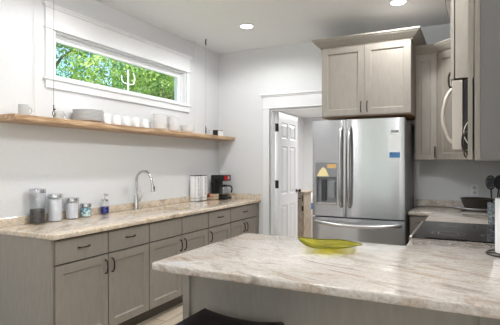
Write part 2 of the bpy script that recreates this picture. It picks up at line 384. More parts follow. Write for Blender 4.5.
# added rear and side windows, unseen, there to let in fill light
k = 2
for wx, _ in WINL:
    b = MB()
    for a0, a1, c0, c1 in ((wx-.8, wx-.74, .55, 2.55), (wx+.74, wx+.8, .55, 2.55), (wx-.74, wx+.74, .55, .62), (wx-.74, wx+.74, 2.48, 2.55), (wx-.74, wx+.74, 1.52, 1.57)):
        b.box((a0, -4.48, c0), (a1, -4.40, c1))
    o = struct('window_%d' % k, b, 'vinyl'); MB().box((wx-.74, -4.445, .62), (wx+.74, -4.44, 2.48)).build('window_pane', 'pane', o); k += 1
b = MB()
for y in (-2.85, -1.32, .21): b.box((4.5, y, .55), (4.58, y + .04, 2.6))
b.box((4.5, -2.85, .55), (4.58, .25, .6)).box((4.5, -2.85, 2.55), (4.58, .25, 2.6))
o = struct('window_5', b, 'vinyl'); MB().box((4.54, -2.81, .6), (4.545, .21, 2.55)).build('window_pane', 'pane', o)

# door casing in the back wall
b = MB()
b.box((-2.405, YB - .018, 0), (-2.318, YB, 2.085)).box((-1.492, YB - .018, 0), (-1.405, YB, 2.085))
b.box((-2.42, YB - .026, 2.085), (-1.39, YB, 2.098), .003).box((-2.405, YB - .02, 2.098), (-1.405, YB, 2.245))
b.box((-2.42, YB - .032, 2.240), (-1.39, YB, 2.256), .003).box((-2.435, YB - .045, 2.256), (-1.375, YB, 2.275), .004)
struct('trim_door', b, 'trim')
b = MB()
b.box((-2.318, YB, 0), (-2.30, YB + .12, 2.075)).box((-1.51, YB, 0), (-1.492, YB + .12, 2.075)).box((-2.30, YB, 2.060), (-1.51, YB + .12, 2.078))
b.box((-2.30, YB + .05, 0), (-2.288, YB + .085, 2.06))
struct('trim_door_jamb', b, 'trim')
struct('baseboard_back', MB().box((-2.44, YB - .014, 0), (-2.405, YB, .11)), 'trim')
struct('baseboard_left', MB().box((XL, -4.38, 0), (XL + .014, 1.98, .11)), 'trim')
struct('baseboard_pantry', MB().box((-3.02, 8.386, 0), (-.9, 8.4, .11)), 'trim')

# six panel door, opened into the pantry
def panel_door(w, h, t):
    b = MB(); bm = b.bm
    xs = [0, .1, w/2 - .045, w/2 + .045, w - .1, w]
    zs = [0, .22, .80, .95, 1.60, 1.70, h - .12, h]
    for side, y in ((1, 0), (-1, t)):
        for i in range(5):
            for j in range(7):
                x0, x1, z0, z1 = xs[i], xs[i+1], zs[j], zs[j+1]
                if i in (1, 3) and j in (1, 3, 5):
                    R = []
                    for ins, dy in ((0, 0), (.012, .009), (.028, .009), (.045, .002)):
                        R.append([bm.verts.new(p) for p in ((x0+ins, y+side*dy, z0+ins), (x1-ins, y+side*dy, z0+ins), (x1-ins, y+side*dy, z1-ins), (x0+ins, y+side*dy, z1-ins))])
                    for A, B in zip(R, R[1:]):
                        for k in range(4): bm.faces.new((A[k], A[(k+1) % 4], B[(k+1) % 4], B[k]))
                    bm.faces.new(R[-1])
                else:
                    bm.faces.new([bm.verts.new(p) for p in ((x0, y, z0), (x1, y, z0), (x1, y, z1), (x0, y, z1))])
    for q in (((0,0,0),(0,t,0),(0,t,h),(0,0,h)), ((w,0,0),(w,t,0),(w,t,h),(w,0,h)), ((0,0,0),(w,0,0),(w,t,0),(0,t,0)), ((0,0,h),(w,0,h),(w,t,h),(0,t,h))):
        bm.faces.new([bm.verts.new(p) for p in q])
    bmesh.ops.remove_doubles(bm, verts=bm.verts[:], dist=1e-5)
    bmesh.ops.recalc_face_normals(bm, faces=bm.faces[:])
    return b
d = panel_door(.76, 2.04, .035).build('door_1', 'white_door', loc=(-2.247, YB + .13, .012), rot=(0, 0, PI / 2 + .03))
d['kind'] = 'structure'
b = MB().lathe([(.0, 0), (.028, 0), (.028, .006), (.01, .01), (.01, .035), (.026, .045), (.028, .06), (.018, .07), (0, .072)], seg=20)
b.bm.transform(Matrix.Translation((.70, 0, .97)) @ Matrix.Rotation(PI / 2, 4, 'X'))
b.build('door_knob', 'black', d, smooth=True)
for z in (.30, 1.093, 1.842):
    b = MB().box((-.005, .002, z - .052), (-.001, .047, z + .052), .001).tube([(-.008, .040, z - .055), (-.008, .040, z + .055)], .008)
    b.build('hinge', 'black', d)

# ------------------------------------------------------------------ cabinets
def pull(L_=.1, r=.0055, out=.028, vertical=True):
    h = L_ / 2
    pts = [(0, 0, -h), (0, -out * .7, -h * .9), (0, -out, -h * .4), (0, -out, h * .4), (0, -out * .7, h * .9), (0, 0, h)]
    if not vertical: pts = [(p[2], p[1], 0) for p in pts]
    return MB().tube(pts, r, 8, smooth=2)
def shaker(w, h, t=.02, rail=.062, rec=.011):
    return MB().loops(w, h, [(0, t), (0, .0015), (.0015, 0), (rail, 0), (rail + .006, rec * .8), (rail + .012, rec)])
def front(parent, name, x, z, w, h, yf=0, style='shaker', hx=None, hz=None, vert=True, hl=.105, mt='cab', rail=.062):
    """door or drawer front in the parent's local frame: face towards -y, lower left corner x,z"""
    mb = shaker(w, h, rail=rail) if style == 'shaker' else MB().loops(w, h, [(0, .02), (0, .003), (.003, 0)])
    o = mb.build(name, mt, parent, loc=(x, yf, z))
    if hx is not None: pull(hl, vertical=vert).build('handle', 'bronze', o, loc=(hx - x, 0, hz - z), smooth=True)
    return o
# left run: local frame rotated +90 deg: local x = world y, front faces world +x
def left_cab(y0, y1, label, kinds, drawers, end=False):
    w = y1 - y0
    t = thing('base_cabinet', label, 'cabinet', (-2.475, y0, 0), PI / 2)   # local +y -> world -x
    b = MB()
    if kinds[0] == 0: b.box((0, .021, .10), (.018, .60, .872)).box((w - .018, .021, .10), (w, .60, .872)).box((.018, .021, .10), (w - .018, .60, .118)).box((.018, .582, .118), (w - .018, .60, .872)).box((.018, .021, .118), (w - .018, .04, .872))
    else: b.box((0, .021, .10), (w, .60, .872))
    b.build('body', 'cab_dark' if not end else 'cab', t)
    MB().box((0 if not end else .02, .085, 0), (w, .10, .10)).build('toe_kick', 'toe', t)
    if end:
        MB().box((-.022, .012, 0), (0, .612, .874), .002).build('end_panel', 'cab', t)
        MB().box((.0005, .0195, .10), (w, .0208, .872)).build('front_frame', 'cab_dark', t)  # thin dark sheet behind the fronts, standing in for gap shade
    g = .005
    for i, (a, c) in enumerate(drawers):
        hx = (a + c) / 2 - y0 if kinds[i] else None
        front(t, 'drawer' if kinds[i] else 'false_front', a - y0 + g, .70, c - a - 2 * g, .16, style='slab', hx=hx, hz=.79 if hx else None, vert=False, hl=.10)
    return t
def doors(t, y0, lst):
    for a, c, side in lst:
        hx = (c - .035 if side == 'r' else a + .035) - y0
        front(t, 'door', a - y0 + .005, .115, c - a - .010, .575, hx=hx, hz=.60)
t = left_cab(2.012, 2.972, 'grey base cabinet nearest the camera, with exposed end panel and two drawers', (1, 1), [(2.012, 2.495), (2.495, 2.972)], True)
doors(t, 2.012, [(2.012, 2.495, 'r'), (2.495, 2.972, 'l')])
t = left_cab(2.974, 3.925, 'grey sink base cabinet with blank false fronts under the faucet', (0, 0), [(2.974, 3.452), (3.452, 3.925)])
doors(t, 2.974, [(2.974, 3.452, 'r'), (3.452, 3.925, 'l')])
t = left_cab(3.927, 4.405, 'narrow grey base cabinet with one drawer between sink base and corner unit', (1,), [(3.927, 4.405)])
doors(t, 3.927, [(3.927, 4.405, 'l')])
t = left_cab(4.407, 5.105, 'grey base cabinet under the coffee maker, wide drawer over two doors', (1,), [(4.407, 5.105)])
doors(t, 4.407, [(4.407, 4.756, 'r'), (4.756, 5.105, 'l')])
MB().box((5.107 - 4.407, .0, .1), (5.155 - 4.407, .05, .872)).build('filler', 'cab', t)

# left worktop with the sink cut out
def slab_hole(x0, x1, y0, y1, z0, z1, hx0, hx1, hy0, hy1, bev):
    b = MB(); bm = bmesh.new()
    xs = [x0, hx0, hx1, x1]; ys = [y0, hy0, hy1, y1]
    V = {(i, j, k): bm.verts.new((xs[i], ys[j], (z0, z1)[k])) for i in range(4) for j in range(4) for k in range(2)}
    for i in range(3):
        for j in range(3):
            if (i, j) == (1, 1): continue
            for k in range(2): bm.faces.new([V[i, j, k], V[i+1, j, k], V[i+1, j+1, k], V[i, j+1, k]])
    for i in range(3):
        for j in (0, 3): bm.faces.new([V[i, j, 0], V[i+1, j, 0], V[i+1, j, 1], V[i, j, 1]])
        for j in (0, 3): bm.faces.new([V[j, i, 0], V[j, i+1, 0], V[j, i+1, 1], V[j, i, 1]])
    for j in (1, 2): bm.faces.new([V[1, j, 0], V[2, j, 0], V[2, j, 1], V[1, j, 1]]); bm.faces.new([V[j, 1, 0], V[j, 2, 0], V[j, 2, 1], V[j, 1, 1]])
    bmesh.ops.recalc_face_normals(bm, faces=bm.faces[:])
    e = [e for e in bm.edges if all(abs(v.co.x - x1) < 1e-5 for v in e.verts) or all(abs(v.co.y - y0) < 1e-5 for v in e.verts)]
    e = [q for q in e if abs(q.verts[0].co.z - q.verts[1].co.z) < 1e-5 or (abs(q.verts[0].co.x - x1) < 1e-5 and abs(q.verts[0].co.y - y0) < 1e-5)]
    bmesh.ops.bevel(bm, geom=e, offset=bev, segments=3, affect='EDGES', profile=.5)
    b.merge(bm); return b
o = slab_hole(XL + .002, -2.438, 1.975, 5.158, .875, .914, -2.98, -2.56, 3.08, 3.82, .012).build('countertop', 'granite_warm', smooth=True)
tag(o, 'long cream granite worktop along the left wall, holding the sink', 'countertop')
MB().box((XL + .002, 1.985, .9145), (XL + .022, 5.137, .978), .003).build('backsplash', 'granite_warm', o)
MB().box((XL + .002, 5.138, .9145), (-2.45, 5.158, .978), .003).build('backsplash', 'granite_warm', o)
# sink
b = MB(); z0, z1 = .70, .8745
b.box((-2.99, 3.07, z0), (-2.55, 3.83, z0 + .01)).box((-2.99, 3.07, z0 + .01), (-2.975, 3.83, z1)).box((-2.565, 3.07, z0 + .01), (-2.55, 3.83, z1))
b.box((-2.975, 3.07, z0 + .01), (-2.565, 3.085, z1)).box((-2.975, 3.815, z0 + .01), (-2.565, 3.83, z1))
o = b.build('sink', 'sinkcream'); tag(o, 'cream undermount kitchen sink set in the left worktop', 'sink')
MB().lathe([(0, 0), (.04, 0), (.042, .003), (.03, .004), (0, .002)], (-2.77, 3.45, z0 + .011)).build('drain', 'chrome', o, smooth=True)
# faucet
t = thing('faucet', 'tall brushed nickel gooseneck faucet behind the sink', 'faucet', (-3.03, 3.435, .9145))
MB().lathe([(0, 0), (.03, 0), (.03, .006), (.024, .012), (.022, .1), (.015, .15), (.0125, .16), (0, .16)]).build('base', 'chrome', t, smooth=True)
pts = [(0, 0, .15), (0, 0, .28)] + [(.098 - .098 * math.cos(a), 0, .295 + .095 * math.sin(a)) for a in [PI * i / 10 for i in range(0, 10)]] + [(.206, 0, .255)]
MB().tube(pts, .0125, 12).build('neck', 'chrome', t, smooth=True)
o = MB().tube([(.205, 0, .262), (.212, 0, .215), (.216, 0, .185)], [.015, .019, .021], 12).build('spray_head', 'chrome', t, smooth=True)
MB().box((.224, -.006, .205), (.234, .006, .24), .002).build('button', 'black', o)
MB().tube([(0, .02, .085), (0, .05, .09), (.012, .062, .12), (.02, .07, .165)], [.012, .011, .008, .006], 10).build('lever', 'chrome', t, smooth=True)

# ------------------------------------------------------------------ peninsula and right run
def rounded(poly_, r=.03, idx=None, seg=5):
    out = []; n = len(poly_)
    for i, p in enumerate(poly_):
        if idx is not None and i not in idx: out.append(p); continue
        P = Vector(p); A = Vector(poly_[i-1]); B = Vector(poly_[(i+1) % n]); da = (A - P).normalized(); db = (B - P).normalized()
        for k in range(seg + 1):
            u = k / seg; q = (P + da * r) * (1-u)**2 + P * 2*u*(1-u) + (P + db * r) * u*u; out.append((q.x, q.y))
    return out
poly = rounded([(-1.362, 1.635), (.32, 1.635), (.32, 2.937), (-.335, 2.937), (-.335, 2.632), (-1.362, 2.632)], .03, (0, 5))
o = MB().prism(poly, .875, .914, .012).build('countertop', 'granite', smooth=True)
tag(o, 'veined cream granite peninsula worktop in the foreground under the yellow bowl', 'countertop')
poly = [(-.541, 4.51), (-.335, 4.51), (-.335, 3.783), (.32, 3.783), (.32, 5.158), (-.541, 5.158)]
o = MB().prism(poly, .875, .914, .010).build('countertop', 'granite', smooth=True)
tag(o, 'L-shaped granite corner worktop between refrigerator and range', 'countertop')
MB().box((-.541, 5.138, .9145), (.30, 5.158, .985), .003).build('backsplash', 'granite', o)
MB().box((.302, 3.79, .9145), (.32, 5.137, .985), .003).build('backsplash', 'granite', o)
# peninsula base
t = thing('peninsula_base', 'grey panelled base carrying the foreground peninsula worktop', 'cabinet', (0, 0, 0))
MB().box((-1.325, 1.89, 0), (.318, 2.60, .874)).build('body', 'cab', t)
MB().box((-1.340, 1.872, 0), (-1.300, 1.892, .874), .003).build('corner_stile', 'cab', t)
MB().box((.030, 1.878, 0), (.060, 1.8895, .874), .003).build('stile', 'cab', t)
MB().box((.270, 1.878, 0), (.318, 1.8895, .874), .003).build('stile', 'cab', t)
MB().box((-1.340, 2.602, .10), (-.345, 2.615, .874)).build('back_face', 'cab', t)
# base between peninsula and range
t = thing('base_cabinet', 'narrow grey base cabinet squeezed between peninsula and range', 'cabinet', (-.315, 2.935, 0), -PI / 2)
MB().box((0, .021, .1), (.315, .62, .874)).build('body', 'cab', t)
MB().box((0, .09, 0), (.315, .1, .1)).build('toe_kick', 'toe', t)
front(t, 'drawer', .004, .70, .307, .16, style='slab', hx=.155, hz=.79, vert=False)
front(t, 'door', .004, .115, .307, .575, hx=.04, hz=.60)
# base beyond the range
t = thing('base_cabinet', 'grey corner base cabinet beside the refrigerator, door facing the room', 'cabinet', (-.535, 4.53, 0))
MB().box((0, .021, .1), (.855, .60, .874)).build('body', 'cab', t)
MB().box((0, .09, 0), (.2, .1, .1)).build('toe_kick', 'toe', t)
front(t, 'door', .004, .115, .205, .745, hx=None, rail=.05)
t = thing('base_cabinet', 'grey base cabinet right of the range towards the corner', 'cabinet', (-.315, 4.525, 0), -PI / 2)
MB().box((0, .021, .1), (.735, .62, .874)).build('body', 'cab', t)
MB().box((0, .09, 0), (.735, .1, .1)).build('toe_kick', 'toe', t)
front(t, 'drawer', .004, .70, .727, .16, style='slab', hx=.36, hz=.79, vert=False)
front(t, 'door', .004, .115, .36, .575, hx=.33, hz=.60); front(t, 'door', .368, .115, .363, .575, hx=.40, hz=.60)

# range
t = thing('range', 'slide-in range with black glass cooktop between granite worktops', 'stove', (0, 0, 0))
y0, y1 = 2.942, 3.778
MB().box((-.31, y0 + .002, .02), (.31, y1 - .002, .905)).build('body', 'dark_steel', t)
o = MB().box((-.332, y0 + .001, .906), (.315, y1 - .001, .921), .003).build('cooktop', 'blackglass', t)
for cx, cy, r in ((-.13, 3.17, .10), (-.13, 3.57, .075), (.14, 3.17, .075), (.14, 3.57, .10)):
    for rr in (r, r * .62):
        MB().lathe([(rr - .0022, 0), (rr + .0022, 0), (rr + .0022, .0003), (rr - .0022, .0003), (rr - .0022, 0)], (cx, cy, .9212), 40).build('burner_ring', 'burner', t)
MB().box((-.350, y0 + .001, .83), (-.3325, y1 - .001, .918), .004).build('front_trim', 'steel_light', t)
o = MB().box((-.345, y0 + .004, .25), (-.311, y1 - .004, .815), .004).build('oven_door', 'steel', t)
MB().box((-.347, y0 + .12, .38), (-.3455, y1 - .12, .66)).build('oven_window', 'blackglass', o)
MB().tube([(-.345, y0 + .06, .77), (-.385, y0 + .07, .77), (-.385, y1 - .07, .77), (-.345, y1 - .06, .77)], .011, 10).build('handle', 'steel', o, smooth=True)
MB().box((-.343, y0 + .004, .05), (-.311, y1 - .004, .24), .004).build('storage_drawer', 'steel', t)

# ------------------------------------------------------------------ refrigerator
t = thing('refrigerator', 'stainless steel French door refrigerator with ice dispenser', 'refrigerator', (0, 0, 0))
FX0, FX1, FY = -1.446, -.548, 4.275
MB().box((FX0 + .008, FY + .075, .03), (FX1 - .004, 5.10, 1.80), .006).build('body', 'dark_steel', t)
for xa in (FX0 + .02, FX1 - .12): MB().box((xa, FY + .08, 1.801), (xa + .10, FY + .2, 1.82), .006).build('hinge_cover', 'dark_steel', t)
def bulge(x): u = (x - (FX0 + FX1) / 2) / ((FX1 - FX0) / 2); return FY + .010 * abs(u) ** 2.5
def curved(x0, x1, z0, z1, hole=None, depth=.07, nx=16):
    xs = [x0 + (x1 - x0) * i / nx for i in range(nx + 1)]
    zs = [z0, z1]
    if hole: xs = sorted(set([x for x in xs if abs(x - hole[0]) > .008 and abs(x - hole[1]) > .008] + [hole[0], hole[1]])); zs = [z0, hole[2], hole[3], z1]
    b = MB(); bm = b.bm; yb = FY + depth
    F = {(i, j): bm.verts.new((x, bulge(x) + (.005 if i in (0, len(xs) - 1) else 0), z)) for i, x in enumerate(xs) for j, z in enumerate(zs)}
    G = {(i, j): bm.verts.new((x, yb, z)) for i, x in enumerate(xs) for j, z in enumerate(zs)}
    n, m_ = len(xs) - 1, len(zs) - 1
    for i in range(n):
        for j in range(m_):
            inside = hole and j == 1 and xs[i] >= hole[0] - 1e-6 and xs[i+1] <= hole[1] + 1e-6
            if not inside: bm.faces.new((F[i,j], F[i+1,j], F[i+1,j+1], F[i,j+1]))
            bm.faces.new((G[i,j+1], G[i+1,j+1], G[i+1,j], G[i,j]))
    for i in range(n):
        for j in (0, m_): bm.faces.new((F[i,j], G[i,j], G[i+1,j], F[i+1,j]))
    for j in range(m_):
        for i in (0, n): bm.faces.new((F[i,j], F[i,j+1], G[i,j+1], G[i,j]))
    if not hole: bmesh.ops.recalc_face_normals(bm, faces=bm.faces[:])
    else: bmesh.ops.recalc_face_normals(bm, faces=bm.faces[:])
    return b
mid = -1.098; D = (-1.410, -1.185, .965, 1.388)
ld = curved(FX0, mid - .004, .852, 1.815, D).build('left_door', 'steel', t, smooth=True)
rd = curved(mid + .004, FX1, .852, 1.815).build('right_door', 'steel', t, smooth=True)
fd = curved(FX0, FX1, .09, .838).build('freezer_drawer', 'steel', t, smooth=True)
MB().box((FX0 + .01, FY + .05, .03), (FX1 - .01, FY + .074, .088)).build('grille', 'black', t)
# dispenser
dy = FY + .022
b = MB(); ring_t = .006
b.box((D[0] + .001, dy - .012, D[2] + .001), (D[0] + .008, dy + .045, D[3] - .001)).box((D[1] - .008, dy - .018, D[2] + .001), (D[1] - .001, dy + .045, D[3] - .001))
b.box((D[0] + .008, dy - .012, D[3] - .008), (D[1] - .008, dy + .045, D[3] - .001))
b.box((D[0] + .008, dy + .040, D[2] + .02), (D[1] - .008, dy + .045, 1.24))
b.build('dispenser_recess', 'grey_panel', ld)
MB().box((D[0] + .008, dy - .016, D[2] + .001), (D[1] - .008, dy + .044, D[2] + .018), .003).build('drip_tray', 'steel_light', ld)
o = MB().box((D[0] + .009, dy - .012, 1.243), (D[1] - .009, dy + .045, D[3] - .009), .002).build('control_panel', 'grey_panel', ld)
b = MB().prism([(-1.400, 1.252), (-1.272, 1.252), (-1.305, 1.325), (-1.335, 1.345), (-1.372, 1.305)], -.0012, 0); b.bm.transform(Matrix.Translation((0, dy - .0125, 0)) @ Matrix.Rotation(PI / 2, 4, 'X')); b.build('lit_display', 'displayglow', o)  # pale yellow reflection built as a flat patch
b = MB().box((-1.290, dy - .0135, 1.335), (-1.196, dy - .0125, 1.376)); b.build('amber_icons', 'amber', o)
MB().box((-1.36, dy + .012, 1.0), (-1.31, dy + .038, 1.22), .004).build('water_nozzle', 'grey_dark', ld)
MB().box((-1.285, dy + .006, 1.03), (-1.215, dy + .038, 1.20), .006).box((-1.275, dy - .001, 1.06), (-1.225, dy + .006, 1.18), .003).build('ice_paddle', 'grey_panel', ld)
def vhandle(x, parent):
    y = bulge(x)
    pts = [(x, y, .955), (x, y - .045, .985), (x, y - .06, 1.15), (x, y - .065, 1.34), (x, y - .06, 1.53), (x, y - .045, 1.705), (x, y, 1.735)]
    b = MB().tube(pts, .0165, 12, smooth=2)
    b.build('handle', 'chrome', parent, smooth=True)
vhandle(mid - .042, ld); vhandle(mid + .042, rd)
pts = [(FX0 + .04, bulge(FX0 + .05), .795), (FX0 + .045, FY - .03, .795), (-1.25, FY - .085, .785), (-.99, FY - .105, .78), (-.74, FY - .085, .785), (FX1 - .045, FY - .03, .795), (FX1 - .04, bulge(FX1 - .05), .795)]
MB().tube(pts, .019, 12, smooth=2).build('handle', 'chrome', fd, smooth=True)
# paper held by a magnet
xa, xb = -.687, -.583
ps = [(x, bulge(x) - .0025) for x in (xa, xa + .05, xb)] + [(x, bulge(x) - .0012) for x in (xb, xa + .05, xa)]
o = MB().prism(ps, 1.43, 1.660).build('paper_note', 'paper'); tag(o, 'white paper sheet with blue printed bottom on refrigerator door', 'paper')
ps2 = [(x, bulge(x) - .0032) for x in (xa + .004, xa + .05, xb - .004)] + [(x, bulge(x) - .0026) for x in (xb - .004, xa + .05, xa + .004)]
MB().prism(ps2, 1.437, 1.488).build('blue_print', 'blue_ink', o)
y_ = bulge(-.64) - .001
o = MB().box((-.668, y_ - .008, 1.676), (-.600, y_ + .0, 1.698), .002).build('magnet', 'grey_magnet'); o.rotation_euler = (0, 0, 0)
tag(o, 'small grey bar magnet above the paper on refrigerator door', 'magnet')

# ------------------------------------------------------------------ wall cabinets
CROWN = [(0, 0), (.012, 0), (.014, .012), (.03, .02), (.072, .062), (.076, .075), (.086, .078), (.088, .092), (0, .092)]
def crown(path, z, parent, scale=1.0):
    return MB().sweep(path, [(o * scale, z + h) for o, h in CROWN]).build('crown_moulding', 'cab', parent)
t = thing('wall_cabinet', 'deep grey two-door cabinet with crown moulding above refrigerator', 'cabinet', (0, 0, 0))
MB().box((-1.417, 4.521, 1.875), (-.515, 5.158, 2.605)).build('body', 'cab', t)
MB().box((-1.415, 4.523, 1.868), (-.517, 5.156, 1.8745)).build('bottom_panel', 'cab_under', t)
front(t, 'door', -1.415, 1.880, .449, .715, yf=4.50, hx=-.997, hz=1.965, hl=.11)
front(t, 'door', -.964, 1.880, .447, .715, yf=4.50, hx=-.935, hz=1.965, hl=.11)
crown([(-1.418, 5.156), (-1.418, 4.520), (-.514, 4.520), (-.514, 5.156)][::-1] if False else [(-1.418, 5.156), (-1.418, 4.520), (-.514, 4.520), (-.514, 5.156)], 2.600, t)
t = thing('wall_cabinet', 'narrow grey single-door wall cabinet right of refrigerator', 'cabinet', (0, 0, 0))
MB().box((-.513, 4.851, 1.418), (-.302, 5.158, 2.50)).build('body', 'cab', t)
front(t, 'door', -.511, 1.420, .207, 1.075, yf=4.83, hx=-.322, hz=1.50, hl=.11, rail=.055)
crown([(-.4255, 4.850), (-.300, 4.850)], 2.495, t, .9) if False else None
t = thing('corner_wall_cabinet', 'diagonal grey corner wall cabinet behind the microwave', 'cabinet', (0, 0, 0))
MB().prism([(-.300, 5.158), (-.300, 4.851), (-.292, 4.851), (.012, 4.547), (.318, 4.547), (.318, 5.158)], 1.418, 2.50).build('body', 'cab', t)
dlen = math.hypot(.304, .304)
s_ = math.sqrt(.5)
o = front(t, 'door', 0, 0, dlen - .016, 1.075, hx=dlen - .05, hz=.08, hl=.11)
o.location = (-.292 + .008 * s_ - .0215 * s_, 4.851 - .008 * s_ - .0215 * s_, 1.42); o.rotation_euler = (0, 0, -PI / 4)
MB().sweep([(-.420, 4.850), (-.290, 4.850), (.013, 4.547)], [(a, 2.497 + h) for a, h in CROWN]).build('crown_moulding', 'cab', t)
MB().sweep([(-.512, 4.850), (-.421, 4.850)], [(a, 2.497 + h) for a, h in CROWN]).build('crown_moulding', 'cab', [x for x in C.objects if x.name == 'wall_cabinet.001'][0])
t = thing('wall_cabinet', 'grey wall cabinet between corner cabinet and microwave', 'cabinet', (.0, 4.545, 0), -PI / 2)
MB().box((0, .021, 1.418), (.76, .318, 2.50)).build('body', 'cab', t)
front(t, 'door', .003, 1.42, .375, 1.075, hx=.35, hz=1.50); front(t, 'door', .382, 1.42, .375, 1.075, hx=.41, hz=1.50)
MB().sweep([(0, .02), (.76, .02)], [(a, 2.497 + h) for a, h in CROWN]).build('crown_moulding', 'cab', t)
# above the microwave (deeper)
t = thing('wall_cabinet', 'deeper grey cabinet directly above the microwave', 'cabinet', (-.108, 3.775, 0), -PI / 2)
MB().box((0, .026, 1.905), (.833, .426, 2.50)).build('body', 'cab', t)
front(t, 'door', .003, 1.90, .412, .595, hx=.385, hz=1.965, hl=.11); front(t, 'door', .418, 1.90, .412, .595, hx=.448, hz=1.965, hl=.11)
MB().sweep([(0, .42), (0, .02), (.834, .02), (.834, .42)], [(a * .9, 2.502 + h) for a, h in CROWN]).build('crown_moulding', 'cab', t)
# nearest
t = thing('wall_cabinet', 'tall grey wall cabinet nearest the camera at right edge, bare side panel', 'cabinet', (-.010, 2.918, 0), -PI / 2)
MB().box((0, .0285, 1.402), (.585, .330, 2.50)).build('body', 'cab', t)
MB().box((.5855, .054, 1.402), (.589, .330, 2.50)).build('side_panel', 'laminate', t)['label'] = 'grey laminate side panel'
MB().box((.5855, .0285, 1.402), (.590, .052, 2.50), .001).build('edge_stile', 'cab', t)
front(t, 'door', .003, 1.405, .290, 1.09, hx=.265, hz=1.50); front(t, 'door', .296, 1.405, .290, 1.09, hx=.325, hz=1.50)
MB().sweep([(0, .028), (.586, .028), (.586, .33)], [(a, 2.502 + h) for a, h in CROWN]).build('crown_moulding', 'cab', t)

# microwave
t = thing('microwave', 'over-the-range microwave with bowed handle, seen from its side', 'microwave', (0, 0, 0))
MB().box((-.036, 2.942, 1.468), (.318, 3.774, 1.893), .003).build('body', 'black', t)
o = MB().box((-.099, 2.942, 1.470), (-.040, 3.774, 1.892), .004).build('door', 'steel_light', t)
MB().box((-.101, 3.15, 1.53), (-.0992, 3.70, 1.83)).build('glass_window', 'blackglass', o)
pts = [(-.099, 3.01, 1.515), (-.125, 3.01, 1.54), (-.150, 3.01, 1.62), (-.156, 3.01, 1.68), (-.150, 3.01, 1.74), (-.125, 3.01, 1.825), (-.099, 3.01, 1.85)]
MB().tube(pts, .012, 10, smooth=2).build('handle', 'steel_light', o, smooth=True)
o = MB().tube([(-.004, 2.930, 1.64), (-.020, 2.930, 1.625), (-.036, 2.930, 1.585), (-.036, 2.930, 1.555), (-.020, 2.930, 1.515), (-.005, 2.930, 1.500)], .0028, 6, smooth=2).build('power_cord', 'cord', smooth=True)
tag(o, 'thin white cord looping down beside the microwave', 'cord')

# ------------------------------------------------------------------ recessed lights
for i, (x, y) in enumerate(CANS):
    lab = {0: 'round recessed ceiling light over the left worktop', 1: 'round recessed ceiling light in front of refrigerator cabinet'}.get(i, 'round recessed ceiling light out of view behind the viewer')
    t = thing('ceiling_light', lab, 'light', (x, y, ZC), 0, 'recessed ceiling lights')
    MB().lathe([(.068, -.001), (.092, -.001), (.090, -.006), (.07, -.009), (.066, -.004), (.068, -.001)], seg=36).build('trim_ring', 'trim', t, smooth=True)
    MB().lathe([(0, -.004), (.066, -.004), (.066, -.002), (0, -.002)], seg=32).build('lens', 'lampglow', t)
    l = lamp('downlight', 'SPOT', (x, y, ZC - .02), (0, 0, 0), 28 if y > 1 else 3, .05, color=(.99, 1, 1), spot=math.radians(168), blend=.4)

for (x, y, lab) in ((-.70, 2.25, 'round opal glass ceiling globe above the peninsula, out of view'), (-1.9, .9, 'round opal glass pendant globe left of the viewer, out of view')):  # globes added out of view to light the kitchen and ceiling
    dr = 0 if y > 1.5 else .75
    t = thing('globe_light', lab, 'light', (x, y, ZC), 0)
    MB().lathe([(0, -.001), (.075, -.001), (.07, -.02), (.012, -.03), (.012, -.10 - dr), (0, -.10 - dr)], seg=28).build('canopy', 'chrome', t, smooth=True)
    b = MB().lathe([(0, -.10)] + [(.11 * math.sin(PI * k / 12), -.21 + .11 * math.cos(PI * k / 12)) for k in range(1, 12)] + [(0, -.32)], seg=28); b.bm.transform(Matrix.Translation((0, 0, -dr))); b.build('globe', 'globeglow', t, smooth=True)
    lamp('globe_lamp', 'POINT', (x, y, ZC - .21 - dr), (0, 0, 0), 95 if y > 1.5 else 18, .12, color=(.96, .985, 1)).data.use_shadow = True
# ------------------------------------------------------------------ floating shelf, cables
SX0, SX1, SZ0, SZ1 = XL + .002, -2.834, 1.688, 1.734
b = MB(); bm = bmesh.new(); ny = 60; secs = []
for i in range(ny + 1):
    y = 1.975 + (5.152 - 1.975) * i / ny; e = random.uniform(-.003, .003)
    secs.append([bm.verts.new(p) for p in ((SX0, y, SZ0), (SX1 - .006 + e, y, SZ0), (SX1 + e, y, SZ0 + .008), (SX1 + e * .5, y, SZ1 - .006), (SX1 - .008 + e * .5, y, SZ1), (SX0, y, SZ1))])
for A, B in zip(secs, secs[1:]):
    for k in range(6): bm.faces.new((A[k], A[(k+1) % 6], B[(k+1) % 6], B[k]))
bm.faces.new(secs[0]); bm.faces.new(secs[-1]); bmesh.ops.recalc_face_normals(bm, faces=bm.faces[:]); b.merge(bm)
o = b.build('floating_shelf', 'shelf'); tag(o, 'long rustic oak shelf hung along the left wall below the window', 'shelf')
